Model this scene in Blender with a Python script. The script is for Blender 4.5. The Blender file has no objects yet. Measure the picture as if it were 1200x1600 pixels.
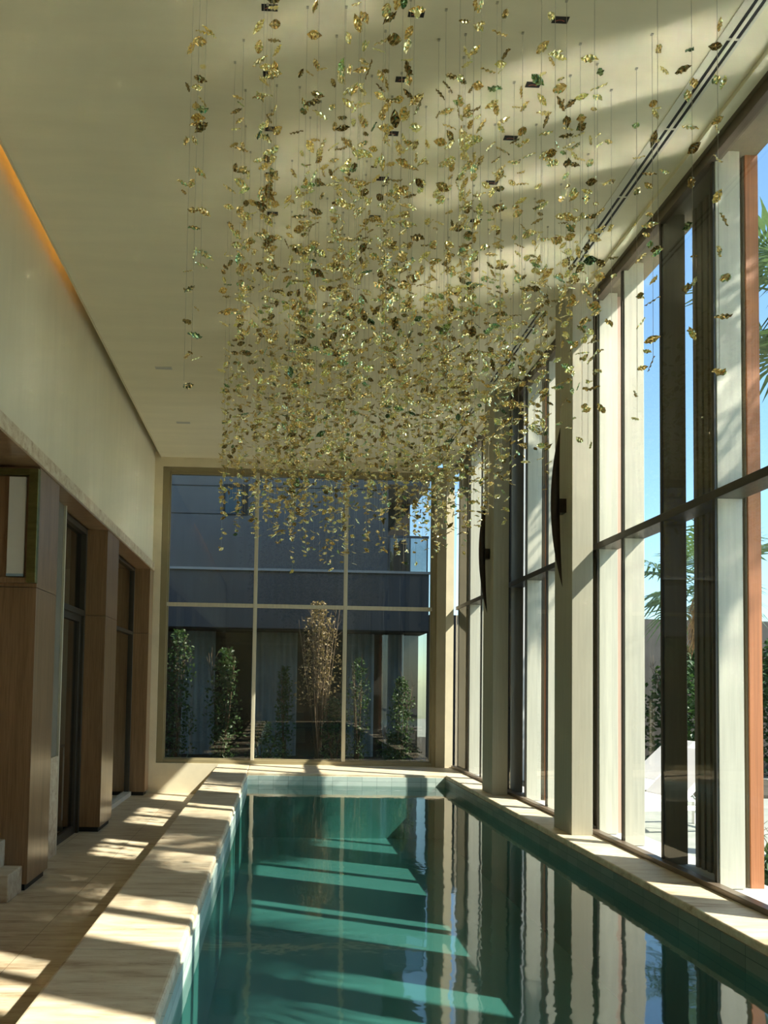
import bpy, bmesh, math, random
from math import sin, cos, pi, radians as R
from mathutils import Vector, Matrix

sc = bpy.context.scene
# ------------------------------------------------------------------ camera
YAW, PITCH, ROLL = 0.02701, 0.04307, 0.01759
F_PX, CX, CY = 1150.0, 467.3, 1024.2
cam_data = bpy.data.cameras.new('camera')
cam = bpy.data.objects.new('camera', cam_data)
sc.collection.objects.link(cam)
cam.matrix_world = Matrix.Translation((0, 0, 1.6)) @ Matrix.Rotation(-YAW, 4, 'Z') @ Matrix.Rotation(pi/2+PITCH, 4, 'X') @ Matrix.Rotation(ROLL, 4, 'Z')
cam_data.sensor_width = 36
cam_data.lens = F_PX/1600*36
cam_data.shift_x = (600-CX)/1600
cam_data.shift_y = (CY-800)/1600
cam_data.clip_end = 300
sc.camera = cam
# ------------------------------------------------------------------ light
SUN_EL, SUN_AZ = R(44.4), math.atan2(0.394, 0.919)
travel = Vector((-cos(SUN_EL)*cos(SUN_AZ), cos(SUN_EL)*sin(SUN_AZ), -sin(SUN_EL)))
sd = bpy.data.lights.new('sun', 'SUN')
sd.energy = 8.6
sd.angle = R(0.7)
sd.color = (1.0, 0.94, 0.82)
sun = bpy.data.objects.new('sun', sd)
sun.rotation_euler = travel.to_track_quat('-Z', 'Y').to_euler()
sc.collection.objects.link(sun)

world = bpy.data.worlds.new('world')
sc.world = world
world.use_nodes = True
wn, wl = world.node_tree.nodes, world.node_tree.links
bg = wn['Background']
sky = wn.new('ShaderNodeTexSky')
sky.sky_type = 'NISHITA'
sky.sun_disc = False
sky.sun_elevation = SUN_EL
sky.sun_rotation = pi/2+SUN_AZ
sky.air_density = 1.0
sky.dust_density = 0.5
sky.ozone_density = 1.6
tint = wn.new('ShaderNodeMix'); tint.data_type = 'RGBA'; tint.blend_type = 'MULTIPLY'; tint.inputs[0].default_value = 1.0
tint.inputs[7].default_value = (0.88, 1.06, 1.10, 1)
wl.new(sky.outputs[0], tint.inputs[6]); wl.new(tint.outputs[2], bg.inputs[0])
bg.inputs[1].default_value = 0.19
# ------------------------------------------------------------------ exposure
sc.view_settings.view_transform = 'Standard'
sc.view_settings.look = 'None'
sc.view_settings.exposure = 0.62
sc.view_settings.gamma = 1.0
sc.view_settings.use_curve_mapping = False
sc.cycles.max_bounces = 14
sc.cycles.diffuse_bounces = 8
sc.cycles.glossy_bounces = 6
sc.cycles.transmission_bounces = 8
sc.cycles.transparent_max_bounces = 24
sc.cycles.caustics_reflective = True
sc.cycles.blur_glossy = 0.0
sc.cycles.sample_clamp_indirect = 0.0

# ------------------------------------------------------------------ helpers
C = sc.collection
rnd = random.Random(7)

class MB:
    """collects faces, builds one mesh object"""
    def __init__(s): s.v = []; s.f = []; s.sm = []
    def quad(s, a, b, c, d, smooth=False):
        i = len(s.v); s.v += [tuple(a), tuple(b), tuple(c), tuple(d)]; s.f.append((i, i+1, i+2, i+3)); s.sm.append(smooth)
    def tri(s, a, b, c):
        i = len(s.v); s.v += [tuple(a), tuple(b), tuple(c)]; s.f.append((i, i+1, i+2)); s.sm.append(False)
    def box(s, x0, x1, y0, y1, z0, z1, M=None):
        p = [(x0,y0,z0),(x1,y0,z0),(x1,y1,z0),(x0,y1,z0),(x0,y0,z1),(x1,y0,z1),(x1,y1,z1),(x0,y1,z1)]
        if M: p = [tuple(M @ Vector(q)) for q in p]
        i = len(s.v); s.v += p
        for f in ((0,3,2,1),(4,5,6,7),(0,1,5,4),(1,2,6,5),(2,3,7,6),(3,0,4,7)):
            s.f.append(tuple(i+k for k in f)); s.sm.append(False)
        return s
    def tube(s, pts, rad, n=6, caps=True):
        pts = [Vector(p) for p in pts]
        rads = rad if isinstance(rad, (list, tuple)) else [rad]*len(pts)
        rings = []
        for k, p in enumerate(pts):
            d = (pts[min(k+1, len(pts)-1)]-pts[max(k-1, 0)]).normalized()
            a = d.cross(Vector((0, 0, 1)))
            if a.length < 1e-3: a = Vector((1, 0, 0))
            a.normalize(); b = d.cross(a)
            i = len(s.v)
            for j in range(n):
                t = 2*pi*j/n
                s.v.append(tuple(p+(a*cos(t)+b*sin(t))*rads[k]))
            rings.append(i)
        for k in range(len(rings)-1):
            for j in range(n):
                s.f.append((rings[k]+j, rings[k]+(j+1) % n, rings[k+1]+(j+1) % n, rings[k+1]+j)); s.sm.append(True)
        if caps:
            s.f.append(tuple(rings[0]+j for j in range(n))[::-1]); s.sm.append(False)
            s.f.append(tuple(rings[-1]+j for j in range(n))); s.sm.append(False)
        return s
    def build(s, name, mat, parent=None, bevel=0, fix=True):
        me = bpy.data.meshes.new(name)
        me.from_pydata(s.v, [], s.f)
        me.polygons.foreach_set('use_smooth', s.sm)
        if fix:
            b = bmesh.new(); b.from_mesh(me); bmesh.ops.recalc_face_normals(b, faces=b.faces); b.to_mesh(me); b.free()
        me.materials.append(mat)
        o = bpy.data.objects.new(name, me)
        C.objects.link(o)
        if parent: o.parent = parent
        if bevel:
            m = o.modifiers.new('bevel', 'BEVEL'); m.width = bevel; m.segments = 3; m.limit_method = 'ANGLE'
        return o

def box(name, b, mat, parent=None, bevel=0, **tags):
    o = MB().box(*b).build(name, mat, parent, bevel)
    for k, v in tags.items(): o[k] = v
    return o
def struct(name, b, mat, bevel=0):
    return box(name, b, mat, None, bevel, kind='structure')
def empty(name, loc=(0, 0, 0), **tags):
    o = bpy.data.objects.new(name, None); C.objects.link(o); o.location = loc
    for k, v in tags.items(): o[k] = v
    return o
def tag(o, label, cat, group=None):
    o['label'] = label; o['category'] = cat
    if group: o['group'] = group
    return o
def loc_build(mb, name, mat, parent, bevel=0):
    """mesh given in world coordinates, parented to an Empty placed in the world"""
    L = parent.location
    mb.v = [(x-L.x, y-L.y, z-L.z) for x, y, z in mb.v]
    return mb.build(name, mat, parent, bevel)

# ------------------------------------------------------------------ materials
def mat_new(name):
    m = bpy.data.materials.new(name); m.use_nodes = True
    nt = m.node_tree
    return m, nt.nodes, nt.links, nt.nodes['Principled BSDF']
def ramp(n, l, fac, stops):
    r = n.new('ShaderNodeValToRGB')
    r.color_ramp.elements[0].position = stops[0][0]; r.color_ramp.elements[0].color = (*stops[0][1], 1)
    r.color_ramp.elements[1].position = stops[-1][0]; r.color_ramp.elements[1].color = (*stops[-1][1], 1)
    for p, c in stops[1:-1]:
        e = r.color_ramp.elements.new(p); e.color = (*c, 1)
    l.new(fac, r.inputs[0]); return r.outputs[0]
def coords(n, l, scale, rot=(0, 0, 0)):
    g = n.new('ShaderNodeNewGeometry')
    m = n.new('ShaderNodeMapping'); m.inputs['Scale'].default_value = scale; m.inputs['Rotation'].default_value = rot
    l.new(g.outputs['Position'], m.inputs[0]); return m.outputs[0]
def noise(n, l, vec, scale, detail=5, rough=0.6, dist=0):
    t = n.new('ShaderNodeTexNoise'); t.inputs['Scale'].default_value = scale
    t.inputs['Detail'].default_value = detail; t.inputs['Roughness'].default_value = rough; t.inputs['Distortion'].default_value = dist
    l.new(vec, t.inputs['Vector']); return t.outputs[0]
def bump(n, l, h, b, strength, dist):
    k = n.new('ShaderNodeBump'); k.inputs['Strength'].default_value = strength; k.inputs['Distance'].default_value = dist
    l.new(h, k.inputs['Height']); l.new(k.outputs[0], b.inputs['Normal'])
def plain(name, col, rough=0.6, metal=0.0, var=0.06, scale=(1, 1, 1), nscale=3.0, spec=0.5, bmp=0.0):
    m, n, l, b = mat_new(name)
    v = coords(n, l, scale)
    o = noise(n, l, v, nscale)
    a = tuple(max(0, c*(1-var*2)) for c in col); c2 = tuple(min(1, c*(1+var)) for c in col)
    l.new(ramp(n, l, o, [(0.3, a), (0.7, c2)]), b.inputs['Base Color'])
    b.inputs['Roughness'].default_value = rough; b.inputs['Metallic'].default_value = metal
    b.inputs['Specular IOR Level'].default_value = spec
    if bmp: bump(n, l, o, b, bmp, 0.01)
    return m

M_ceil = plain('ceiling_plaster', (0.83, 0.775, 0.59), 0.8, var=0.03, scale=(0.6, 4, 1), nscale=1.2)
M_wallp = plain('wall_plaster', (0.73, 0.665, 0.50), 0.75, var=0.025, scale=(4, 4, 0.5), nscale=2)
M_cream = plain('cream_stone', (0.72, 0.64, 0.46), 0.6, var=0.05)
M_beige = plain('beige_frame', (0.62, 0.57, 0.43), 0.45, var=0.07, scale=(8, 8, 0.35), nscale=4)
M_col = plain('column_render', (0.40, 0.375, 0.285), 0.6, var=0.05, scale=(10, 10, 0.5), nscale=4)
M_fin = plain('fin_render', (0.56, 0.535, 0.43), 0.6, var=0.06, scale=(10, 10, 0.5), nscale=4)
M_brown_finshade = plain('fin_brown', (0.17, 0.135, 0.085), 0.5, var=0.06, scale=(10, 10, 0.5), nscale=4)  # shared brown; on fins and blade sides it holds their shade
M_sill = plain('sill_bronze', (0.16, 0.12, 0.085), 0.35, metal=0.2, var=0.08)
M_winframe = plain('olive_frame', (0.27, 0.225, 0.125), 0.4, var=0.05)
M_dark = plain('dark_bronze', (0.055, 0.045, 0.032), 0.4, metal=0.3, var=0.1)
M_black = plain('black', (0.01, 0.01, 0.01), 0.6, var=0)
M_terra = plain('terracotta', (0.46, 0.17, 0.065), 0.6, var=0.12, scale=(30, 30, 0.4), nscale=4)
M_pink = plain('pale_terracotta', (0.50, 0.33, 0.25), 0.6, var=0.08, scale=(30, 30, 0.4), nscale=4)  # terracotta paled by sun and glass, put into the colour
M_slab = plain('outdoor_paving', (0.50, 0.50, 0.47), 0.7, var=0.08, nscale=5)
M_terrace = plain('terrace_stone', (0.30, 0.31, 0.27), 0.7, var=0.12, nscale=3)
M_jamb = plain('corner_trim', (0.44, 0.37, 0.24), 0.5, var=0.05)
M_brass = plain('aged_brass', (0.20, 0.19, 0.07), 0.35, metal=0.8, var=0.15, scale=(1, 1, 4), nscale=6)
M_frost = plain('frosted_white', (0.70, 0.68, 0.60), 0.25, var=0.04)
M_white = plain('white_fabric', (0.85, 0.84, 0.80), 0.8, var=0.02)
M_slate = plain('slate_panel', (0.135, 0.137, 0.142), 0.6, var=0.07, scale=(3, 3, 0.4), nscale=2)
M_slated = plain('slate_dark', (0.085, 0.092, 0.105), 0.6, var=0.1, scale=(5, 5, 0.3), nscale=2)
M_curtain = plain('curtain_cloth', (0.30, 0.40, 0.48), 0.9, var=0.1)
M_teal = plain('teal_pane', (0.03, 0.07, 0.10), 0.3, var=0.1)
M_gwall = plain('garden_wall_paint', (0.06, 0.055, 0.048), 0.8, var=0.1)
M_render = plain('grey_render', (0.42, 0.43, 0.42), 0.8, var=0.05)
M_bronzel = plain('sconce_bronze', (0.035, 0.022, 0.014), 0.4, metal=0.5, var=0.2, nscale=8)
M_concrete = plain('smooth_concrete', (0.22, 0.20, 0.155), 0.55, var=0.1, nscale=2, spec=0.2)
M_soil = plain('soil', (0.05, 0.04, 0.025), 0.9, var=0.3)
M_trimw = plain('diffuser_white', (0.70, 0.68, 0.56), 0.5, var=0.02)
M_lens = plain('red_reflector', (0.45, 0.11, 0.06), 0.4, metal=0.0, var=0.1)
M_skin = plain('palm_trunk', (0.16, 0.11, 0.07), 0.9, var=0.4, scale=(2, 2, 14), nscale=4, bmp=0.6)
M_thatch = plain('palm_thatch', (0.42, 0.28, 0.13), 0.9, var=0.3, nscale=20)
M_twig = plain('twig', (0.12, 0.085, 0.05), 0.9, var=0.2)

def mat_wood(name, scale, c1, c2, rough=0.38):
    m, n, l, b = mat_new(name)
    v = coords(n, l, scale)
    o = noise(n, l, v, 6, 8, 0.65, 0.3)
    v2 = coords(n, l, tuple(s*0.22 for s in scale))
    o2 = noise(n, l, v2, 5, 2, 0.5)
    mx = n.new('ShaderNodeMix'); mx.data_type = 'FLOAT'; mx.inputs[0].default_value = 0.4
    l.new(o, mx.inputs[2]); l.new(o2, mx.inputs[3])
    l.new(ramp(n, l, mx.outputs[0], [(0.32, c1), (0.5, tuple((a+d)/2 for a, d in zip(c1, c2))), (0.68, c2)]), b.inputs['Base Color'])
    b.inputs['Roughness'].default_value = rough
    b.inputs['Specular IOR Level'].default_value = 0.6
    b.inputs['Coat Weight'].default_value = 0.45; b.inputs['Coat Roughness'].default_value = 0.22
    bump(n, l, o, b, 0.12, 0.004)
    return m
M_wood = mat_wood('walnut_vertical', (14, 14, 0.5), (0.155, 0.084, 0.036), (0.34, 0.20, 0.10), 0.28)
M_soffit = mat_wood('walnut_soffit', (1.2, 9, 9), (0.20, 0.115, 0.06), (0.40, 0.25, 0.14), 0.28)

def mat_travertine(name, tint=1.0, joint=None):
    m, n, l, b = mat_new(name)
    v = coords(n, l, (0.9, 5.0, 5.0))
    o = noise(n, l, v, 2.6, 9, 0.68, 0.5)
    base = ramp(n, l, o, [(0.30, (0.34*tint, 0.23*tint, 0.13*tint)), (0.44, (0.57*tint, 0.45*tint, 0.30*tint)), (0.60, (0.68*tint, 0.59*tint, 0.43*tint)), (0.75, (0.76*tint, 0.69*tint, 0.54*tint))])
    v2 = coords(n, l, (5, 26, 26))
    o2 = noise(n, l, v2, 3.0, 6, 0.75, 0.2)
    pits = ramp(n, l, o2, [(0.30, (0.45, 0.36, 0.26)), (0.40, (1, 1, 1))])
    mx = n.new('ShaderNodeMix'); mx.data_type = 'RGBA'; mx.blend_type = 'MULTIPLY'; mx.inputs[0].default_value = 0.8
    l.new(base, mx.inputs[6]); l.new(pits, mx.inputs[7])
    out = mx.outputs[2]
    if joint:
        g = n.new('ShaderNodeNewGeometry'); s = n.new('ShaderNodeSeparateXYZ'); l.new(g.outputs['Position'], s.inputs[0])
        masks = []
        for ax, per, off in joint:
            ad = n.new('ShaderNodeMath'); ad.operation = 'ADD'; ad.inputs[1].default_value = off+100*per; l.new(s.outputs[ax], ad.inputs[0])
            md = n.new('ShaderNodeMath'); md.operation = 'MODULO'; md.inputs[1].default_value = per; l.new(ad.outputs[0], md.inputs[0])
            lt = n.new('ShaderNodeMath'); lt.operation = 'LESS_THAN'; lt.inputs[1].default_value = 0.004; l.new(md.outputs[0], lt.inputs[0])
            masks.append(lt.outputs[0])
        f = masks[0]
        if len(masks) > 1:
            a = n.new('ShaderNodeMath'); a.operation = 'MAXIMUM'; l.new(masks[0], a.inputs[0]); l.new(masks[1], a.inputs[1]); f = a.outputs[0]
        j = n.new('ShaderNodeMix'); j.data_type = 'RGBA'; l.new(f, j.inputs[0]); l.new(out, j.inputs[6]); j.inputs[7].default_value = (0.2, 0.15, 0.09, 1)
        out = j.outputs[2]
    l.new(out, b.inputs['Base Color'])
    b.inputs['Roughness'].default_value = 0.5
    bump(n, l, o2, b, 0.25, 0.003)
    return m
M_trav = mat_travertine('travertine', 1.0, [(1, 1.2, 0.3)])
M_travfloor = mat_travertine('travertine_floor', 0.92, [(1, 0.8, 0.1), (0, 0.6, 0.3)])
M_travplain = mat_travertine('travertine_block', 0.95)

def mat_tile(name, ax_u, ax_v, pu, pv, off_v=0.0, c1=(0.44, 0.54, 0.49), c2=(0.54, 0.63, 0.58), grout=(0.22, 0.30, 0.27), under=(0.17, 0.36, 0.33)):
    m, n, l, b = mat_new(name)
    g = n.new('ShaderNodeNewGeometry'); s = n.new('ShaderNodeSeparateXYZ'); l.new(g.outputs['Position'], s.inputs[0])
    def mth(op, a, bb):
        k = n.new('ShaderNodeMath'); k.operation = op
        for i, q in enumerate((a, bb)):
            if isinstance(q, (int, float)): k.inputs[i].default_value = q
            else: l.new(q, k.inputs[i])
        return k.outputs[0]
    lines = []; ids = []
    for ax, p, off in ((ax_u, pu, 0.05), (ax_v, pv, off_v)):
        a = mth('ADD', s.outputs[ax], off+100*p); d = mth('DIVIDE', a, p)
        fr = mth('FRACT', d, 0); ids.append(mth('FLOOR', d, 0))
        lines.append(mth('LESS_THAN', fr, 0.005/p))
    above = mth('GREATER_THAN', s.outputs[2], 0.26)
    gm = mth('MULTIPLY', mth('MAXIMUM', lines[0], lines[1]), above)
    cmb = n.new('ShaderNodeCombineXYZ'); l.new(ids[0], cmb.inputs[0]); l.new(ids[1], cmb.inputs[1])
    wn_ = n.new('ShaderNodeTexWhiteNoise'); l.new(cmb.outputs[0], wn_.inputs[0])
    nz = noise(n, l, coords(n, l, (1, 1, 1)), 9, 5, 0.6)
    ad = mth('ADD', mth('MULTIPLY', wn_.outputs[0], 0.5), mth('MULTIPLY', nz, 0.5))
    col = ramp(n, l, ad, [(0.25, c1), (0.75, c2)])
    um = n.new('ShaderNodeMix'); um.data_type = 'RGBA'; l.new(above, um.inputs[0]); um.inputs[6].default_value = (*under, 1); l.new(col, um.inputs[7]); col = um.outputs[2]  # below water the tile colour is darkened for light absorbed in the water
    mx = n.new('ShaderNodeMix'); mx.data_type = 'RGBA'; l.new(gm, mx.inputs[0]); l.new(col, mx.inputs[6]); mx.inputs[7].default_value = (*grout, 1)
    l.new(mx.outputs[2], b.inputs['Base Color'])
    b.inputs['Roughness'].default_value = 0.3
    inv = mth('SUBTRACT', 1.0, gm)
    bump(n, l, inv, b, 0.4, 0.003)
    return m
M_tile_side = mat_tile('pool_tile_side', 1, 2, 0.20, 0.10, 0.063)
M_tile_right = mat_tile('pool_tile_stained', 1, 2, 0.20, 0.10, 0.063, (0.115, 0.125, 0.095), (0.185, 0.19, 0.145), (0.06, 0.07, 0.05), (0.05, 0.13, 0.105))  # darker colours put the right side's shade into the tile
M_tile_end = mat_tile('pool_tile_end', 0, 2, 0.20, 0.10, 0.063)
M_tile_floor = mat_tile('pool_tile_floor', 0, 1, 0.20, 0.20, 0, (0.17, 0.33, 0.31), (0.19, 0.36, 0.34), (0.17, 0.33, 0.31), (0.18, 0.345, 0.325))

def schlick(n, l, f0, gain, normal=None):
    """reflectance from the angle between the view ray and the surface, the same from both sides"""
    g = n.new('ShaderNodeNewGeometry')
    d = n.new('ShaderNodeVectorMath'); d.operation = 'DOT_PRODUCT'
    l.new(g.outputs['Incoming'], d.inputs[0]); l.new(normal if normal else g.outputs['Normal'], d.inputs[1])
    def mth(op, a, b=0.0):
        k = n.new('ShaderNodeMath'); k.operation = op
        for i, q in enumerate((a, b)):
            if isinstance(q, (int, float)): k.inputs[i].default_value = q
            else: l.new(q, k.inputs[i])
        return k
    c = mth('ABSOLUTE', d.outputs['Value']).outputs[0]
    p = mth('POWER', mth('SUBTRACT', 1.0, c).outputs[0], 5.0).outputs[0]
    r = mth('ADD', mth('MULTIPLY', p, 1-f0).outputs[0], f0).outputs[0]
    k = mth('MULTIPLY', r, gain); k.use_clamp = True
    return k.outputs[0]
def mat_glass(name, tint=(0.93, 0.97, 0.95), ior=1.5, gain=1.0):
    m = bpy.data.materials.new(name); m.use_nodes = True
    n, l = m.node_tree.nodes, m.node_tree.links
    n.clear()
    out = n.new('ShaderNodeOutputMaterial'); mix = n.new('ShaderNodeMixShader')
    tr = n.new('ShaderNodeBsdfTransparent'); tr.inputs[0].default_value = (*tint, 1)
    gl = n.new('ShaderNodeBsdfGlossy'); gl.inputs['Roughness'].default_value = 0.0
    l.new(schlick(n, l, 0.042, gain), mix.inputs[0])
    l.new(tr.outputs[0], mix.inputs[1]); l.new(gl.outputs[0], mix.inputs[2]); l.new(mix.outputs[0], out.inputs[0])
    return m
M_glass = mat_glass('clear_glass', gain=1.0)
M_glassback = mat_glass('tinted_glass', (0.74, 0.74, 0.68), gain=1.8)
M_glassdark = mat_glass('dark_glass', (0.35, 0.4, 0.42), gain=2.0)

def mat_water(name, tint, bstr, f0, ripple, share, wscale=3.2):
    """mirror-smooth surface with a share of fine ripples; tinted transparency below"""
    m = bpy.data.materials.new(name); m.use_nodes = True
    n, l = m.node_tree.nodes, m.node_tree.links
    n.clear()
    out = n.new('ShaderNodeOutputMaterial'); mix = n.new('ShaderNodeMixShader')
    tr = n.new('ShaderNodeBsdfTransparent'); tr.inputs[0].default_value = (*tint, 1)
    gl = n.new('ShaderNodeBsdfGlossy'); gl.inputs['Roughness'].default_value = 0.01
    g2 = n.new('ShaderNodeBsdfGlossy'); g2.inputs['Roughness'].default_value = ripple
    gm = n.new('ShaderNodeMixShader'); gm.inputs[0].default_value = share
    v = coords(n, l, (1, 1, 1))
    o1 = noise(n, l, v, wscale, 3, 0.5, 0.4)
    bp = n.new('ShaderNodeBump'); bp.inputs['Strength'].default_value = bstr; bp.inputs['Distance'].default_value = 0.01
    l.new(o1, bp.inputs['Height'])
    for q in (gl, g2): l.new(bp.outputs[0], q.inputs['Normal'])
    l.new(gl.outputs[0], gm.inputs[1]); l.new(g2.outputs[0], gm.inputs[2])
    l.new(schlick(n, l, f0, 1.0, bp.outputs[0]), mix.inputs[0]); l.new(tr.outputs[0], mix.inputs[1]); l.new(gm.outputs[0], mix.inputs[2]); l.new(mix.outputs[0], out.inputs[0])
    return m
M_water = mat_water('pool_water', (0.50, 0.73, 0.69), 0.18, 0.22, 0.055, 0.65)
M_water2 = mat_water('outdoor_pool_water', (0.35, 0.70, 0.66), 0.3, 0.25, 0.10, 1.0)

def mat_leaf(name, c1, c2, rough=0.5, trans=0.25):
    m, n, l, b = mat_new(name)
    g = n.new('ShaderNodeNewGeometry')
    nz = noise(n, l, coords(n, l, (1, 1, 1)), 14, 2)
    l.new(ramp(n, l, nz, [(0.35, c1), (0.65, c2)]), b.inputs['Base Color'])
    b.inputs['Roughness'].default_value = rough
    b.inputs['Subsurface Weight'].default_value = 0.0
    t = n.new('ShaderNodeBsdfTranslucent'); t.inputs[0].default_value = (c2[0]*1.2, c2[1]*1.3, c2[2], 1)
    mix = n.new('ShaderNodeMixShader'); mix.inputs[0].default_value = trans
    l.new(b.outputs[0], mix.inputs[1]); l.new(t.outputs[0], mix.inputs[2])
    l.new(mix.outputs[0], n['Material Output'].inputs[0])
    return m
M_green = mat_leaf('green_foliage', (0.02, 0.045, 0.015), (0.06, 0.12, 0.035))
M_tan = mat_leaf('brown_foliage', (0.15, 0.11, 0.05), (0.33, 0.25, 0.12))
M_palm = mat_leaf('palm_leaf', (0.05, 0.09, 0.035), (0.12, 0.19, 0.08))

def mat_foil(name, col, col2):
    m, n, l, b = mat_new(name)
    oi = n.new('ShaderNodeObjectInfo')
    l.new(ramp(n, l, oi.outputs['Random'], [(0.0, tuple(c*0.38 for c in col2)), (0.17, tuple(c*0.55 for c in col2)), (0.30, col2), (0.6, col), (1.0, tuple(min(1, c*1.15) for c in col))]), b.inputs['Base Color'])
    b.inputs['Metallic'].default_value = 0.92; b.inputs['Roughness'].default_value = 0.12
    return m
M_gold = mat_foil('gold_foil', (1.0, 0.88, 0.50), (0.84, 0.66, 0.30))
M_goldg = mat_foil('green_gold_foil', (0.50, 0.62, 0.33), (0.34, 0.50, 0.28))
M_wire = plain('steel_wire', (0.45, 0.42, 0.33), 0.4, metal=0.5, var=0)

mw, n_, l_, b_ = mat_new('warm_led')
b_.inputs['Emission Color'].default_value = (1.0, 0.55, 0.16, 1); b_.inputs['Emission Strength'].default_value = 9.0
M_led = mw

# ------------------------------------------------------------------ room shell
CEIL, RIM, WATER, YB = 5.03, 0.437, 0.28, 11.0
XL, XR = -0.405, 2.29            # pool sides
Y0 = -4.0
struct('floor', (-2.35, -0.885, Y0, YB, -0.12, 0.0), M_travfloor)
struct('floor_interior', (-6.0, -2.35, Y0, YB, -0.12, -0.001), M_travfloor)
struct('ceiling', (-1.82, 2.53, Y0, YB, CEIL, 5.42), M_ceil)
struct('ceiling_cove', (-2.16, -1.82, Y0, YB, 5.40, 5.42), M_ceil)
struct('wall_cove', (-2.20, -2.16, Y0, YB, 5.20, 5.42), M_wallp)
struct('ceiling_side', (2.53, 2.60, Y0, YB, 5.00, 5.42), M_ceil)
struct('roof', (-6.2, 2.95, Y0-0.2, YB+0.35, 5.42, 5.75), M_render)
struct('roof_edge', (2.60, 2.95, Y0-0.2, YB+0.35, 5.0, 5.42), M_brown_finshade)
struct('wall_left', (-2.20, -1.92, Y0, YB, 3.41, 5.20), M_wallp)
struct('trim_1', (-2.10, -1.885, Y0, YB, 3.30, 3.415), M_travplain, 0.006)
struct('ceiling_soffit', (-3.4, -2.10, Y0, YB, 3.30, 3.42), M_soffit)
struct('ceiling_soffit_edge', (-2.10, -1.89, Y0, YB, 3.285, 3.30), M_soffit)
struct('wall_front', (-6.0, 2.95, Y0-0.2, Y0, -1.3, 5.42), M_wallp)
struct('wall_interior', (-6.2, -6.0, Y0, YB+.2, -0.1, 5.36), M_cream)
struct('ceiling_interior', (-6.0, -3.4, Y0, YB, 3.30, 3.5), M_ceil)
struct('trim_2', (-1.835, -1.82, Y0, YB, 5.02, 5.035), M_cream)

# back wall with its window opening
wb = MB()
wb.box(-2.4, -1.80, YB, YB+0.3, -1.3, 5.42)
wb.box(-1.80, 2.36, YB, YB+0.3, -1.3, 0.445)
wb.box(-1.80, 2.36, YB, YB+0.3, 4.89, 5.42)
wb.box(2.50, 2.62, YB, YB+0.3, -1.3, 5.42)
wb.build('wall_back', M_cream)['kind'] = 'structure'
wb = MB().box(-6.0, -2.4, YB, YB+0.2, -0.1, 5.42)
wb.build('wall_back_interior', M_cream)['kind'] = 'structure'
struct('trim_3', (2.36, 2.50, YB-0.02, YB+0.28, 0.40, 4.97), M_jamb, 0.004)

# back window
w1 = empty('window_1', (0.3, YB, 0.445), kind='structure')
f = MB()
for b_ in ((-1.80, -1.70, 0.445, 4.89), (2.30, 2.36, 0.445, 4.89)):
    f.box(b_[0], b_[1], YB+0.02, YB+0.14, b_[2], b_[3])
f.box(-1.70, 2.30, YB+0.02, YB+0.14, 0.445, 0.50)
f.box(-1.70, 2.30, YB+0.02, YB+0.14, 4.83, 4.89)
# inner rebate
f.box(-1.705, -1.68, YB+0.05, YB+0.12, 0.495, 4.835); f.box(2.28, 2.305, YB+0.05, YB+0.12, 0.495, 4.835)
f.box(-1.68, 2.28, YB+0.05, YB+0.12, 0.495, 0.52); f.box(-1.68, 2.28, YB+0.05, YB+0.12, 4.79, 4.835)
loc_build(f, 'frame', M_winframe, w1, 0.004)
for x in (-0.375, 0.985):
    loc_build(MB().box(x-0.027, x+0.027, YB+0.03, YB+0.11, 0.50, 4.83), 'mullion', M_beige, w1, 0.003)
loc_build(MB().box(-1.70, 2.30, YB+0.035, YB+0.105, 2.785, 2.84), 'transom', M_beige, w1, 0.003)
for x0, x1 in ((-1.68, -0.40), (-0.35, 0.96), (1.01, 2.28)):
    for z0, z1 in ((0.51, 2.785), (2.84, 4.80)):
        p = MB(); p.quad((x0, YB+0.08, z0), (x1, YB+0.08, z0), (x1, YB+0.08, z1), (x0, YB+0.08, z1))
        loc_build(p, 'glass_pane', M_glassback, w1)

# ------------------------------------------------------------------ pool
struct('pool_rim_left', (-0.885, XL, Y0, YB, 0.0, RIM), M_trav, 0.018)
struct('pool_rim_back', (XL+0.001, 2.62, 10.0, YB, -1.2, RIM-0.001), M_trav, 0.01)
struct('pool_rim_right', (XR, 2.62, Y0, 10.0, -1.2, RIM), M_trav, 0.012)
struct('pool_rim_front', (XL, XR, Y0, -2.5, -1.2, RIM-0.002), M_trav, 0.012)
# tiled lining, below the coping edge
struct('pool_wall_left', (XL, XL+0.012, -2.5, 10.0, -0.42, RIM-0.045), M_tile_side)
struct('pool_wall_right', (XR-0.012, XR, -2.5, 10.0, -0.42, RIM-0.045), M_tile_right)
struct('pool_wall_back', (XL+0.012, XR-0.012, 9.988, 10.0, -0.42, RIM-0.035), M_tile_end)
struct('pool_wall_front', (XL+0.012, XR-0.012, -2.5, -2.488, -0.42, RIM-0.035), M_tile_end)
struct('pool_floor', (XL, XR, -2.5, 10.0, -1.2, -0.42), M_tile_floor)
struct('pool_wall_base', (-0.885, XL, Y0, YB, -1.2, 0.0), M_concrete)
wm = MB(); wm.quad((XL+0.012, -2.488, WATER), (XR-0.012, -2.488, WATER), (XR-0.012, 9.988, WATER), (XL+0.012, 9.988, WATER))
wt = wm.build('pool_water', M_water); wt['kind'] = 'structure'

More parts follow.
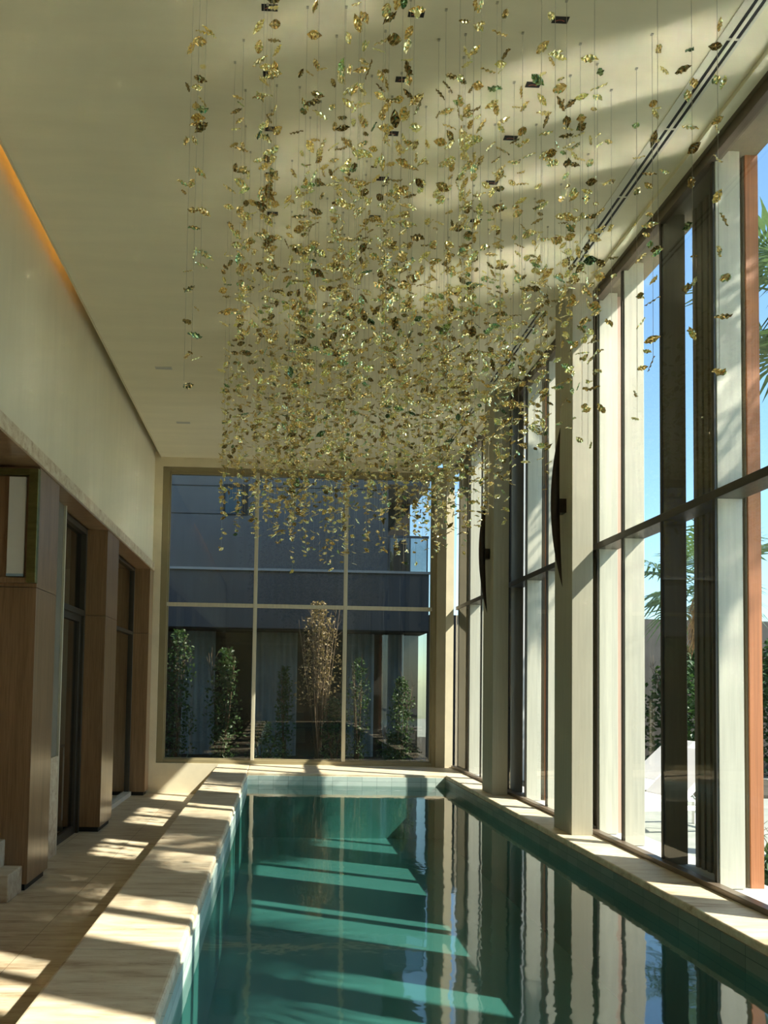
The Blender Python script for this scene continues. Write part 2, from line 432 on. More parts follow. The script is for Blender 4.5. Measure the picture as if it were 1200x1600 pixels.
# ------------------------------------------------------------------ right window wall
COLS = [(2.75, 3.10, 'nearest'), (5.97, 6.35, 'middle'), (8.20, 8.60, 'far')]
for y0, y1, w in COLS:
    o = struct('column', (2.40, 2.575, y0, y1, RIM, CEIL), M_col, 0.004)
GX = 2.637
FIN0, FIN1 = 2.665, 2.82
bays = [(-4.0, 2.92, [-3.4, -2.8, -2.2, -1.6, -1.0, -0.4, 0.2, 0.8, 1.3, 1.85, 2.3]),
        (2.92, 6.16, [3.15, 3.77, 4.39, 5.01, 5.60, 6.05]),
        (6.16, 8.40, [6.65, 7.22, 7.84]),
        (8.40, 10.99, [8.43, 9.0, 9.6, 10.22, 10.8])]
for bi, (y0, y1, fins) in enumerate(bays):
    w = empty('window_%d' % (bi+2), (GX, (y0+y1)/2, RIM), kind='structure')
    s = MB()
    s.box(GX-0.04, GX+0.025, y0, y1, RIM, RIM+0.035)
    s.box(GX-0.01, GX+0.06, y0, y1, 4.93, 5.0)
    loc_build(s, 'frame', M_sill, w, 0.003)
    loc_build(MB().box(GX+0.01, FIN1, y0, y1, 2.80, 2.855), 'transom', M_dark, w, 0.003)
    for y in fins:
        loc_build(MB().box(FIN0, FIN1, y, y+0.055, RIM, 5.0), 'mullion', M_brown_finshade if y in (1.85, 5.01, 8.43, 10.8) else M_fin, w, 0.003)  # brown on fins behind blades puts their shade into the colour
        loc_build(MB().box(GX+0.012, FIN0, y+0.005, y+0.03, RIM+0.035, 4.95), 'mullion_gasket', M_dark, w, 0.002)
    ys = [y0]+[f_+0.025 for f_ in fins]+[y1]
    for a, b in zip(ys[:-1], ys[1:]):
        if b-a < 0.1: continue
        for z0, z1 in ((RIM+0.035, 2.80), (2.855, 4.93)):
            p = MB(); p.quad((GX+0.016, a, z0), (GX+0.016, b, z0), (GX+0.016, b, z1), (GX+0.016, a, z1))
            loc_build(p, 'glass_pane', M_glass, w)
struct('terrace_curb', (2.62, 3.02, Y0, YB, -0.2, RIM-0.004), M_slab)
# outer grooved blades
for y0, y1 in ((-3.4, -2.8), (-1.8, -1.2), (-0.3, 0.3), (1.25, 1.82), (2.75, 3.15), (4.42, 4.99), (6.11, 6.66), (7.87, 8.42), (10.25, 10.8)):
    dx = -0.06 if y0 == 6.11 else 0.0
    m = MB(); m.box(2.875+dx, 2.955+dx, y0, y1, RIM-0.004, 5.05)
    n_b = MB().box(2.866+dx, 2.8749+dx, y0+0.012, y1, RIM-0.004, 5.05)
    k = y0+0.03
    while k < y1-0.04:
        n_b.box(2.852+dx, 2.866+dx, k, k+0.035, RIM-0.004, 5.05); k += 0.07
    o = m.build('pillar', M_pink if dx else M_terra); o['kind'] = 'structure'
    loc_build(n_b, 'grooved_cladding', M_brown_finshade, o)  # brown side face: the terracotta's shaded side put into the colour

# ------------------------------------------------------------------ ceiling fittings
def diffuser(y0, y1, label):
    d = empty('slot_diffuser', (2.31, (y0+y1)/2, CEIL)); tag(d, label, 'air diffuser', 'twin slot air diffusers along the window side')
    t = MB()
    t.box(2.235, 2.283, y0, y1, CEIL-0.006, CEIL+0.0)
    t.box(2.303, 2.323, y0, y1, CEIL-0.006, CEIL+0.0)
    t.box(2.343, 2.36, y0, y1, CEIL-0.006, CEIL+0.0)
    t.box(2.235, 2.36, y0-0.015, y0, CEIL-0.006, CEIL+0.0)
    t.box(2.235, 2.36, y1, y1+0.015, CEIL-0.006, CEIL+0.0)
    loc_build(t, 'frame', M_trimw, d)
    for x in (2.283, 2.323):
        loc_build(MB().box(x, x+0.02, y0, y1, CEIL-0.003, CEIL-0.0005), 'slot', M_black, d)
    k = y0+0.3
    while k < y1:
        b = MB()
        b.box(2.283, 2.343, k, k+0.012, CEIL-0.0055, CEIL-0.001)
        loc_build(b, 'bridge', M_trimw, d); k += 0.62
diffuser(-1.0, 5.70, 'long white twin-slot air diffuser in the ceiling, ending before the first column')
diffuser(6.45, 8.02, 'short white twin-slot air diffuser in the ceiling between the two columns')
diffuser(8.75, 10.4, 'short white twin-slot air diffuser in the ceiling past the far column')

rows = [('left', -0.11), ('middle', 0.635), ('right', 1.375)]
ordn = ['first', 'second', 'third', 'fourth', 'fifth', 'sixth']
for nm, x in rows:
    for k in range(5):
        y = 3.58+0.405*k
        d = empty('downlight', (x, y, CEIL))
        tag(d, 'dark rectangular downlight, %s from the top in the %s ceiling row' % (ordn[k], nm), 'ceiling light', 'recessed rectangular downlights')
        t = MB()
        for b_ in ((-.041, .041, -.0185, -.016), (-.041, .041, .016, .0185), (-.041, -.038, -.016, .016), (.038, .041, -.016, .016)):
            t.box(x+b_[0], x+b_[1], y+b_[2], y+b_[3], CEIL-0.003, CEIL-0.0005)
        loc_build(t, 'rim', M_black, d)
        loc_build(MB().box(x-.038, x+.038, y-.016, y+.016, CEIL-0.0015, CEIL-0.0005), 'recess', M_black, d)
        a = MB()
        for j in range(8):
            t0, t1 = pi*(0.15+0.7*j/8), pi*(0.15+0.7*(j+1)/8)
            p = lambda t, r: (x+cos(t)*r, y+0.013-sin(t)*r*0.5, CEIL-0.002)
            a.quad(p(t0, .022), p(t1, .022), p(t1, .028), p(t0, .028))
        loc_build(a, 'reflector', M_lens, d)
for y, w in ((7.87, 'nearer'), (9.52, 'farther')):
    d = empty('ceiling_vent', (-1.31, y, CEIL)); tag(d, 'small white rectangular vent flush in the left of the ceiling, the %s of two' % w, 'vent', 'small ceiling vents')
    t = MB().box(-1.40, -1.22, y-.03, y+.03, CEIL-0.006, CEIL-0.0005)
    loc_build(t, 'frame', M_frost, d)
    loc_build(MB().box(-1.39, -1.23, y-.008, y+.008, CEIL-0.008, CEIL-0.005), 'slot', M_slab, d)
o = box('cove_light_strip', (-2.13, -2.11, -0.5, 6.3, 5.201, 5.215), M_led); tag(o, 'warm orange light strip hidden in the cove above the left wall', 'light')

# ------------------------------------------------------------------ left side: pillars, doors
def pillar(y0, y1, x0, label=None):
    p = empty('wood_pillar', (-1.95, y0, 0), kind='structure')
    loc_build(MB().box(x0, -1.90, y0, y1, 0.055, 2.338), 'lower_panel', M_wood, p, 0.002)
    loc_build(MB().box(x0, -1.90, y0, y1, 2.342, 3.285), 'upper_panel', M_wood, p, 0.002)
    loc_build(MB().box(x0, -1.925, y0+0.03, y1-0.03, 0.0, 0.055), 'plinth', M_black, p)
    return p
pillar(5.76, 6.27, -3.3)
pillar(8.06, 8.62, -2.30)
pillar(10.72, YB-0.001, -2.40)
struct('wall_left_near', (-3.4, -3.2, Y0, 5.76, 0.0, 3.3), M_wood)

# parapet with mirror-like stone panel over it
struct('wall_parapet', (-2.30, -2.05, 6.27, 7.0, 0.0, 0.92), M_travplain, 0.004)
struct('wall_stone_panel', (-2.30, -2.068, 6.27, 7.0, 0.92, 3.285), M_concrete)
struct('trim_4', (-2.10, -2.047, 6.985, 7.01, 0.0, 3.285), M_beige)

# glazed door between pillars
d1 = empty('door_1', (-2.17, 7.55, 0), kind='structure')
f = MB()
f.box(-2.22, -2.12, 7.01, 7.06, 0, 3.285); f.box(-2.22, -2.12, 8.01, 8.06, 0, 3.285)
f.box(-2.22, -2.12, 7.06, 8.01, 3.22, 3.285); f.box(-2.22, -2.12, 7.06, 8.01, 2.33, 2.39)
loc_build(f, 'frame', M_dark, d1, 0.003)
f = MB()
f.box(-2.20, -2.15, 7.06, 7.13, 0, 2.33); f.box(-2.20, -2.15, 7.94, 8.01, 0, 2.33); f.box(-2.20, -2.15, 7.13, 7.94, 0, 0.09); f.box(-2.20, -2.15, 7.13, 7.94, 2.26, 2.33)
lf = loc_build(f, 'door_leaf', M_dark, d1, 0.003)
h = MB().box(-2.135, -2.12, 7.10, 7.12, 0.95, 1.25).box(-2.15, -2.13, 7.105, 7.115, 0.97, 0.98).box(-2.15, -2.13, 7.105, 7.115, 1.22, 1.23)
loc_build(h, 'handle', M_black, d1)
for y0, y1, z0, z1 in ((7.13, 7.94, 0.09, 2.26), (7.06, 8.01, 2.39, 3.22)):
    p = MB(); p.quad((-2.175, y0, z0), (-2.175, y1, z0), (-2.175, y1, z1), (-2.175, y0, z1)); loc_build(p, 'glass_pane', M_glassdark, d1)
# fixed window between second pillar and corner
w6 = empty('window_6', (-2.15, 9.6, 0), kind='structure')
f = MB()
for y in (8.62, 10.68): f.box(-2.19, -2.12, y, y+0.04, 0.06, 3.285)
f.box(-2.19, -2.12, 8.66, 10.68, 3.24, 3.285); f.box(-2.19, -2.12, 8.66, 10.68, 2.31, 2.36)
loc_build(f, 'frame', M_dark, w6, 0.003)
loc_build(MB().box(-2.20, -2.09, 8.62, 10.72, 0.0, 0.06), 'sill', M_frost, w6, 0.003)
for z0, z1 in ((0.06, 2.31), (2.36, 3.24)):
    p = MB(); p.quad((-2.155, 8.66, z0), (-2.155, 10.68, z0), (-2.155, 10.68, z1), (-2.155, 8.66, z1)); loc_build(p, 'glass_pane', M_glass, w6)
struct('wall_room_partition', (-4.2, -4.1, 8.3, YB, 0, 3.3), M_beige)
struct('wall_room_low', (-2.62, -2.50, 8.7, 10.6, 0, 0.85), M_frost)

# stepped stone wall at the left edge
st = empty('stone_steps', (-2.2, 5.6, 0)); tag(st, 'two stepped travertine blocks in the corner against the wood pillar', 'stone steps')
loc_build(MB().box(-3.1, -1.935, 5.46, 5.755, 0.0, 0.20), 'lower_step', M_travplain, st, 0.008)
loc_build(MB().box(-3.1, -2.07, 5.47, 5.755, 0.20, 0.40), 'upper_step', M_travplain, st, 0.008)

# brass framed display with white glass
nf = empty('wall_frame', (-2.3, 5.74, 2.8)); tag(nf, 'olive brass frame with a white glass panel, high on the wood pillar', 'wall frame')
f = MB()
f.box(-1.965, -1.893, 5.70, 5.759, 2.37, 3.26)
loc_build(f, 'side_rail', M_brass, nf, 0.003)
loc_build(MB().box(-3.1, -1.967, 5.715, 5.759, 3.21, 3.262), 'top_rail', M_brass, nf, 0.003)
loc_build(MB().box(-3.1, -1.967, 5.72, 5.759, 2.37, 2.41), 'bottom_ledge', M_wood, nf, 0.003)
g = loc_build(MB().box(-2.125, -1.995, 5.725, 5.75, 2.42, 3.20), 'glass_panel', M_frost, nf, 0.003); g['label'] = 'white glass panel'
loc_build(MB().box(-2.125, -1.995, 5.722, 5.752, 2.42, 2.44), 'panel_edge', M_curtain, nf)

# ------------------------------------------------------------------ sconces
def sconce(y, z, H, label):
    s = empty('wall_sconce', (2.40, y, z)); tag(s, label, 'wall light', 'dark bronze pod sconces on the columns')
    N = 28; m = MB(); rings = []
    for i in range(N+1):
        t = i/N; u = 2*t-1
        hw = 0.022*(1-abs(u)**2.2) + 0.002          # half width along Y
        depth = 0.075*(1-u*u)                        # bulge towards the pool
        th = 0.03*(1-u*u)+0.003
        xo = -0.028-0.010*u; zz = u*H/2
        ring = []
        for j in range(12):
            a = 2*pi*j/12
            yy = hw*cos(a)
            bul = depth*(1-0.12*(yy/hw)**2) if sin(a) >= 0 else depth*0.35
            xx = xo - bul - th*0.5*max(0, sin(a)) + th*0.2*max(0, -sin(a))
            ring.append(len(m.v)); m.v.append((xx, yy, zz))
        rings.append(ring)
    for a, b in zip(rings[:-1], rings[1:]):
        for j in range(12):
            m.f.append((a[j], a[(j+1) % 12], b[(j+1) % 12], b[j])); m.sm.append(True)
    m.f.append(tuple(rings[0])); m.sm.append(False); m.f.append(tuple(rings[-1])); m.sm.append(False)
    m.build('shade', M_bronzel, s)
    MB().box(-0.06, -0.001, -0.045, 0.045, -0.06, 0.06).build('bracket', M_bronzel, s, 0.003)
sconce(6.13, 3.17, 1.36, 'dark bronze pod-shaped wall sconce on the middle column, the larger one in view')
sconce(8.38, 3.17, 1.36, 'dark bronze pod-shaped wall sconce on the farther column, nearer the end window')

# ------------------------------------------------------------------ hanging gold leaves
def leaf_mesh(name, L, W, serr, mat, curl):
    """pressed foil leaf: pointed oval, pleated along diagonal veins"""
    N = 7; v = []; f = []
    for i in range(N+1):
        t = i/N
        w = W/2*max(0.03, sin(pi*min(1, t**0.85))**0.8)
        if serr and i % 2: w *= 0.86
        x = (t-0.5)*L; sh = 0.16*L*(1-t*0.75)
        zig = 0.0050*(1 if i % 2 else -1)
        b = curl*L*(4*(t-0.5)**2)
        v += [(x, 0, b+0.0022), (x+sh*0.5*w/(W/2), w*0.5, b+zig), (x+sh*w/(W/2), w, b+zig*0.7-0.001),
              (x+sh*0.5*w/(W/2), -w*0.5, b+zig), (x+sh*w/(W/2), -w, b+zig*0.7-0.001)]
    for i in range(N):
        a, b = i*5, (i+1)*5
        f += [(a, b, b+1, a+1), (a+1, b+1, b+2, a+2), (a+3, b+3, b, a), (a+4, b+4, b+3, a+3)]
    me = bpy.data.meshes.new(name); me.from_pydata(v, [], f); me.materials.append(mat)
    return me
leafs = [leaf_mesh('leaf', 0.078, 0.042, False, M_gold, 0.03), leaf_mesh('leaf', 0.088, 0.046, True, M_gold, -0.04),
         leaf_mesh('leaf', 0.066, 0.040, False, M_gold, 0.06), leaf_mesh('leaf', 0.084, 0.034, True, M_gold, 0.0),
         leaf_mesh('leaf', 0.070, 0.046, False, M_gold, -0.02)]
leafs_g = [leaf_mesh('leaf', 0.082, 0.046, True, M_goldg, 0.03), leaf_mesh('leaf', 0.072, 0.042, False, M_goldg, 0.0)]

lr = random.Random(21)
def left_edge(y): return -0.27-0.088*(y-3.3)
def strand(x, y, zb, label, group, dens=1.0, ztop_gap=0.25):
    s = empty('leaf_strand', (x, y, CEIL)); tag(s, label, 'hanging leaf strand', group)
    w = MB()
    r = 0.0008
    w.box(-r, r, -r, r, zb-CEIL, -0.0005)
    w.box(-0.006, 0.006, -0.006, 0.006, -0.006, -0.0003)
    w.build('wire', M_wire, s, fix=False)
    z = zb
    while z < CEIL-ztop_gap:
        k = 1 if lr.random() < 0.85 else 2
        for _ in range(k):
            me = lr.choice(leafs_g) if lr.random() < 0.055 else lr.choice(leafs)
            o = bpy.data.objects.new('leaf', me); C.objects.link(o); o.parent = s
            a = lr.uniform(0, 2*pi); t = lr.gauss(0, 0.75)
            o.rotation_euler = (t, lr.gauss(0, 0.40), a)
            o.location = (lr.uniform(-.03, .03), lr.uniform(-.03, .03), z-CEIL+lr.uniform(-.02, .02))
            sc_ = lr.uniform(0.70, 1.02); o.scale = (sc_, sc_, sc_)
        z += lr.uniform(0.05, 0.185)/dens
APART = [((px-437)/1150*yy, yy) for px, yy in ((278, 3.45), (289, 3.5), (300, 3.3), (1097, 3.3), (1140, 3.05), (1040, 3.35), (1005, 3.85), (963, 4.0), (925, 4.5))]
pts = []
def far_enough(x, y, d):
    return all((x-a)**2+(y-b)**2 > d*d for a, b in pts) and all((x-a)**2+(y-b)**2 > 0.04 for a, b in APART)
GRP = 'strands of gold leaves in the dense ceiling cluster'
tries = 0
while len(pts) < 288 and tries < 60000:
    tries += 1
    y = 3.0+5.9*lr.random()
    xr = 1.98 if y > 3.6 else 1.55
    x = left_edge(y)+(xr-left_edge(y))*lr.random()
    if not far_enough(x, y, 0.125): continue
    pts.append((x, y))
pts.sort(key=lambda p: p[1])
for x, y in pts:
    q = (x-left_edge(y))/(1.98-left_edge(y))
    zb = 3.08+0.40*lr.random()**1.6
    if y > 7.2: zb = 3.0+0.42*lr.random()
    if y > 7.6 and q < 0.25: zb += 0.30
    if q < 0.12 and y < 7: zb += 0.35
    lat = ('outer edge by the plaster wall' if x < left_edge(y)+0.22 else 'line of the left downlights' if x < 0.25 else
           'line of the middle downlights' if x < 0.95 else 'line of the right downlights' if x < 1.6 else 'outer edge by the tall windows')
    dep = ('nearest rows' if y < 4.4 else 'second quarter' if y < 6.0 else 'third quarter' if y < 7.6 else 'farthest rows before the end window')
    lab = 'gold leaf strand, %s, %s' % (dep, lat); g = 'gold leaf strands, %s, %s' % (dep, lat)
    strand(x, y, zb, lab, g, dens=1.1 if y < 4.6 else 1.45)
# the strands that stand apart
for i, (px, py_bot, yy, lab) in enumerate((
        (278, 596, 3.45, 'lone gold leaf strand left of the cluster, the leftmost and lowest-reaching'),
        (289, 560, 3.50, 'lone gold leaf strand left of the cluster, second from its left'),
        (300, 410, 3.30, 'lone short gold leaf strand left of the cluster, closest to it'),
        (1097, 492, 3.30, 'sparse gold leaf strand hanging in front of the tall dark window mullion'),
        (1140, 556, 3.05, 'sparse gold leaf strand hanging in front of the palm-shadowed mullion'),
        (1040, 350, 3.35, 'short gold leaf strand ending at the head of the side window'),
        (1005, 640, 3.85, 'gold leaf strand silhouetted against the sunlit pale mullion'),
        (963, 480, 4.00, 'short gold leaf strand in front of the sunlit window reveal'),
        (925, 682, 4.50, 'gold leaf strand hanging along the edge of the middle column'))):
    x = (px-437)/1150*yy; z = 1.6+(1078-py_bot)/1150*yy
    strand(x, yy, z, lab, 'gold leaf strands standing apart', dens=0.75)

# ------------------------------------------------------------------ outside, end window
struct('ground_back', (-12, 9, YB+0.3, 24, -0.2, 0.05), M_soil)
fb = MB()
fb.box(-9, 2.27, 15.5, 15.9, 2.83, 8.5)
fb.box(2.27, 3.15, 15.5, 15.9, 2.83, 4.07)
fb.box(2.27, 3.15, 15.5, 15.9, 5.95, 8.5)
bd = empty('building', (0, 15.5, 0.05)); tag(bd, 'blue-grey panelled building opposite the end window with a balcony and dark ground floor', 'building')
loc_build(fb, 'upper_wall', M_slate, bd)
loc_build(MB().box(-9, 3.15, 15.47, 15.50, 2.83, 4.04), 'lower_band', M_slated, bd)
loc_build(MB().box(-9, 3.17, 15.42, 15.50, 4.04, 4.09), 'ledge', M_render, bd)
j = MB()
for z in (5.23, 5.83): j.box(-9, -1.22 if z < 5.5 else 2.2, 15.494, 15.4995, z, z+0.02)
loc_build(j, 'panel_joint', M_black, bd)
wq = loc_build(MB().box(-1.24, -0.72, 15.48, 15.499, 5.22, 5.88), 'window', M_black, bd)
loc_build(MB().box(-1.20, -0.86, 15.475, 15.485, 5.25, 5.80), 'window_pane', M_teal, bd)
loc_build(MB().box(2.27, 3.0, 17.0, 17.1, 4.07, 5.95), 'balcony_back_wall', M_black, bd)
loc_build(MB().box(2.2, 3.15, 15.9, 17.1, 5.95, 6.05), 'balcony_ceiling', M_slated, bd)
rl = MB().box(2.27, 3.15, 15.52, 15.55, 4.82, 4.87)
for x in (2.30, 2.75, 3.12): rl.box(x-.012, x+.012, 15.52, 15.55, 4.07, 4.82)
loc_build(rl, 'balcony_rail', M_slate, bd)
p = MB(); p.quad((2.27, 15.53, 4.09), (3.13, 15.53, 4.09), (3.13, 15.53, 4.82), (2.27, 15.53, 4.82)); loc_build(p, 'balcony_glass', M_glassdark, bd)
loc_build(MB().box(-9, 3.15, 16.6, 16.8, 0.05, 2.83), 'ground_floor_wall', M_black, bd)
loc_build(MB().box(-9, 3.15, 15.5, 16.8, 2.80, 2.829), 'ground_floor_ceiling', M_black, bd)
loc_build(MB().box(-9, 2.2, 15.9, 16.8, 2.83, 8.5), 'rear_block', M_slate, bd)
cu = MB()
def curtain(x0, x1, y, z0, z1, m):
    N = int((x1-x0)/0.03); q = [(x0+(x1-x0)*i/N, y+0.03*sin(i*1.3)+0.015*sin(i*0.37)) for i in range(N+1)]
    for a, b in zip(q[:-1], q[1:]): m.quad((a[0], a[1], z0), (b[0], b[1], z0), (b[0], b[1], z1), (a[0], a[1], z1), True)
for a, b in ((-2.2, -1.4), (-0.6, 0.4), (1.5, 2.1), (2.3, 2.75)): curtain(a, b, 16.2, 0.1, 2.8, cu)
loc_build(cu, 'curtain', M_curtain, bd)
gw = MB()
for x0 in (-9, -6.4, -3.8, -1.2, 1.4): gw.quad((x0+.03, 15.95, .1), (x0+2.57, 15.95, .1), (x0+2.57, 15.95, 2.8), (x0+.03, 15.95, 2.8))
loc_build(gw, 'ground_floor_glass', M_glassback, bd)
blocker = box('building_wing', (3.75, 4.9, 12.75, 15.2, 0.0, 14.5), M_render)  # added block that keeps the sun off the building opposite
o = box('screen_wall', (3.04, 3.2, 11.36, 12.45, 0.0, 5.4), M_render); tag(o, 'rendered screen wall outside, just past the last window bay', 'wall')  # wall added to keep the sun off the nearer shrubs
tag(blocker, 'tall grey rendered building wing beyond the far side windows', 'building')

def shrub(x, y, h, w, mat, label, cat='shrub', n=900, leaf=0.05, stems=6, z0=0.05, seed=1, taper=0.5, group=None, zmin=0.0):
    r = random.Random(seed)
    s = empty('shrub', (x, y, z0)); tag(s, label, cat, group)
    st = MB()
    tips = []
    for i in range(stems):
        a = r.uniform(0, 2*pi); rr = w/2*r.uniform(0.1, 0.9)
        p0 = (r.uniform(-.05, .05), r.uniform(-.05, .05), 0)
        pm = (cos(a)*rr*0.5, sin(a)*rr*0.5, h*0.45); p1 = (cos(a)*rr, sin(a)*rr, h*r.uniform(0.75, 1.0))
        st.tube([p0, pm, p1], [0.012, 0.008, 0.003], 5); tips.append((p0, pm, p1))
        for k in range(5):
            t = r.uniform(0.4, 1); b = Vector(pm).lerp(Vector(p1), t)
            e = b+Vector((r.uniform(-.15, .15), r.uniform(-.15, .15), r.uniform(.1, .3)))
            st.tube([b, e], [0.004, 0.0015], 4)
    st.build('stems', M_twig, s)
    f = MB()
    for i in range(n):
        t = zmin+(1-zmin)*r.random()**0.85; zz = h*t
        env = w/2*(sin(pi*min(0.98, 0.12+0.86*t))**taper)
        a = r.uniform(0, 2*pi); q = env*math.sqrt(r.random())*(0.75+0.25*sin(a*3+seed+t*7))
        c = Vector((cos(a)*q, sin(a)*q, zz))
        d = Vector((r.uniform(-1, 1), r.uniform(-1, 1), r.uniform(-.6, .6))).normalized()*leaf*r.uniform(0.6, 1.2)
        e = d.cross(Vector((r.uniform(-1, 1), r.uniform(-1, 1), r.uniform(-1, 1)))).normalized()*leaf*0.3
        m_ = c+d*0.5+Vector((0, 0, leaf*0.1))
        f.quad(c, m_+e, c+d, m_-e)
    f.build('foliage', mat, s, fix=False)
    return s
bk = [(0.74, 13.7, 3.15, 1.0, M_tan, 'tall dry brown-leaved shrub behind the middle pane of the end window', 1500, 0.06, 34),
      (0.10, 12.9, 1.9, 0.42, M_green, 'slim bright green shrub behind the middle pane, beside the tall brown shrub', 900, 0.07, 5),
      (0.95, 12.6, 1.35, 0.6, M_green, 'low leafy shrub at the foot of the tall brown shrub', 800, 0.07, 6),
      (-0.95, 13.0, 2.2, 0.75, M_green, 'broad dark shrub behind the left pane next to the mullion', 1300, 0.08, 7),
      (-1.75, 12.9, 2.5, 0.8, M_green, 'dark shrub behind the left pane at the window corner', 1400, 0.07, 8),
      (1.45, 13.4, 2.1, 0.6, M_green, 'narrow dark shrub behind the right pane next to the mullion', 900, 0.06, 6),
      (2.20, 13.2, 1.75, 0.6, M_green, 'conical green shrub behind the right pane', 1300, 0.06, 6),
      (-0.25, 12.4, 0.95, 0.8, M_green, 'low dark bush at the foot of the left mullion outside', 700, 0.07, 5),
      (2.0, 12.4, 0.8, 0.9, M_green, 'low dark bush at the foot of the right pane outside', 700, 0.07, 5)]
for i, (x, y, h, w, m, lab, n, lf_, st_) in enumerate(bk):
    shrub(x, y, h, w, m, lab, n=n, leaf=lf_, stems=st_, seed=i+3, zmin=0.38 if m is M_tan else 0.0, group='shrubs in the garden behind the end window')

# ------------------------------------------------------------------ outside, terrace side
struct('ground_terrace', (3.02, 4.3, -12, 14.5, -0.2, 0.0), M_terrace)
struct('ground_terrace_far', (4.3, 30, 4.8, 40, -0.2, 0.0), M_terrace)
struct('ground_terrace_near', (8.6, 30, -30, 4.8, -0.2, 0.0), M_terrace)
struct('outdoor_pool_floor', (4.3, 8.6, -8, 4.8, -1.5, -1.3), M_tile_floor)
wm = MB(); wm.quad((4.3, -8, -0.08), (8.6, -8, -0.08), (8.6, 4.8, -0.08), (4.3, 4.8, -0.08))
wm.build('outdoor_pool_water', M_water2)['kind'] = 'structure'

def lounger(x, y, rot, label):
    L = empty('sun_lounger', (x, y, 0)); L.rotation_euler = (0, 0, rot); tag(L, label, 'sun lounger', 'white sun loungers on the terrace')
    f = MB().box(-1.0, 1.0, -.33, -.28, .27, .32).box(-1.0, 1.0, .28, .33, .27, .32).box(-1.0, -.95, -.28, .28, .27, .32).box(.95, 1.0, -.28, .28, .27, .32)
    f.build('frame', M_white, L, 0.004)
    for a, b in ((-.9, -.3), (-.9, .3), (.9, -.3), (.9, .3)):
        MB().box(a-.025, a+.025, b-.025, b+.025, 0, .27).build('leg', M_white, L, 0.003)
    MB().box(-1.0, .25, -.31, .31, .322, .40).build('mattress', M_white, L, 0.02)
    T = Matrix.Translation((.25, 0, .34)) @ Matrix.Rotation(-R(42), 4, 'Y')
    MB().box(0, .82, -.31, .31, 0, .08, T).build('backrest', M_white, L, 0.02)
    for q in (-.24, .24): MB().tube([(.85, q, .31), (.60, q, .66)], .012).build('strut', M_render, L)
lounger(4.35, 8.6, R(10), 'white sun lounger with raised backrest, seen through the first clear window gap')
lounger(5.0, 10.4, R(5), 'white sun lounger standing farther back on the terrace')

gwall = MB().box(3.2, 22, 15.6, 15.9, 0, 3.2)
o = gwall.build('garden_wall', M_gwall); tag(o, 'dark garden wall closing the terrace beyond the loungers', 'wall')
for i, (x, y, h, w) in enumerate(((6.0, 14.0, 2.5, 1.7), (8.0, 14.2, 2.5, 1.9), (10.1, 14.3, 2.7, 1.9), (12.3, 14.2, 2.6, 2.0))):
    shrub(x, y, h, w, M_green, ['leafy green bush beyond the loungers, next to the building wing', 'leafy green bush in front of the dark garden wall, behind the palm skirt', 'leafy green bush by the garden wall, past the palms', 'large leafy green bush by the garden wall at the edge of view'][i],
          n=3800, leaf=0.13, stems=8, z0=0, seed=40+i, taper=0.35, group='bushes along the garden wall')
shrub(3.25, 4.75, 0.55, 0.5, M_green, 'small leafy plant at the foot of the terracotta pillar outside', cat='plant', n=140, leaf=0.13, stems=4, z0=0.0, seed=77)
shrub(3.3, 5.3, 0.7, 0.5, M_green, 'small leafy plant on the terrace behind the terracotta pillar', cat='plant', n=160, leaf=0.13, stems=4, z0=0.0, seed=78)

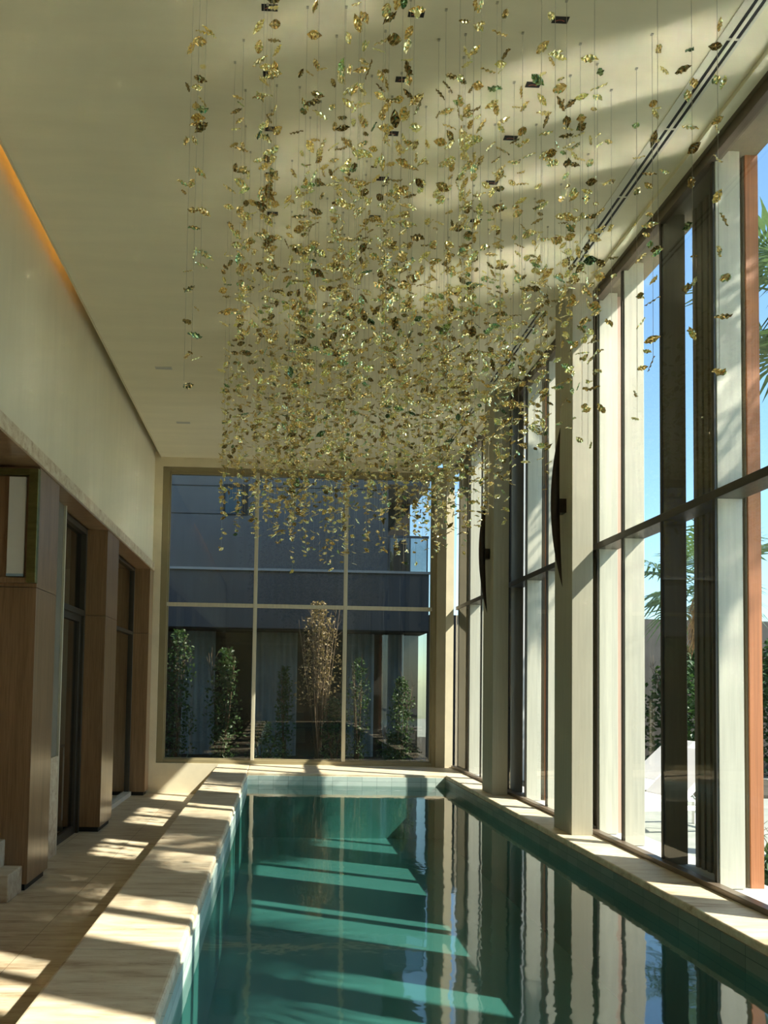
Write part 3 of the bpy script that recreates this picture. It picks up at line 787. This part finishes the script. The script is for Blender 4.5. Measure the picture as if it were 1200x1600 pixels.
def palm(x, y, H, Rf, nf, label, seed, skirt=False, lean=(0, 0)):
    r = random.Random(seed)
    P = empty('palm_tree', (x, y, 0)); tag(P, label, 'palm tree', 'fan palms on the terrace')
    pts_ = [(lean[0]*t*t, lean[1]*t*t, H*t) for t in [i/8 for i in range(9)]]
    MB().tube(pts_, [0.15-0.04*i/8 for i in range(9)], 10).build('trunk', M_skin, P)
    top = Vector(pts_[-1])
    for k in range(nf):
        m = MB()
        az = 2*pi*k/nf*2.4+r.uniform(-.2, .2); el = r.uniform(-0.75, 1.25)
        d = Vector((cos(az)*cos(el), sin(az)*cos(el), sin(el)))
        pl = Rf*r.uniform(0.45, 0.6)
        base = top; mid = top+d*pl*0.6+Vector((0, 0, 0.05)); hub = top+d*pl-Vector((0, 0, 0.10*pl))
        m.tube([base, mid, hub], [0.014, 0.010, 0.006], 5)
        side = d.cross(Vector((0, 0, 1)))
        if side.length < 1e-3: side = Vector((1, 0, 0))
        side.normalize(); up = side.cross(d).normalized()
        nb = 22
        for j in range(nb):
            a = (j/(nb-1)-0.5)*R(250)
            bd_ = (d*cos(a)+side*sin(a)+up*0.12).normalized()
            ln = Rf*(0.62-0.18*abs(a)/2.2)*r.uniform(0.9, 1.05)
            ax = (up.cross(bd_)).normalized()*0.026
            p1 = hub+bd_*ln*0.55; p2 = hub+bd_*ln-Vector((0, 0, ln*r.uniform(0.1, 0.35)))
            m.quad(hub, p1-ax+up*0.006, p2, p1+ax)
        m.build('frond', M_palm, P, fix=False)
    if skirt:
        m = MB()
        for k in range(420):
            a = r.uniform(0, 2*pi); z = H-0.1-r.random()*0.8; q = 0.12+0.2*r.random()
            p0 = Vector((top.x+cos(a)*0.12, top.y+sin(a)*0.12, z)); p1 = Vector((top.x+cos(a)*q, top.y+sin(a)*q, z-r.uniform(.35, .6)))
            e = Vector((-sin(a), cos(a), 0))*0.012
            m.quad(p0-e, p0+e, p1+e*0.4, p1-e*0.4)
        m.build('dead_leaf_skirt', M_thatch, P, fix=False)
palm(4.7, 3.1, 5.9, 1.5, 30, 'tall fan palm close to the windows whose fronds shade the mullions', 5)
palm(5.15, 7.1, 5.6, 1.05, 18, 'tall fan palm whose frond tips reach in at the right edge', 9)
palm(6.75, 11.5, 3.5, 1.25, 22, 'shorter fan palm with a tan dead-leaf skirt beyond the loungers', 13, skirt=True)
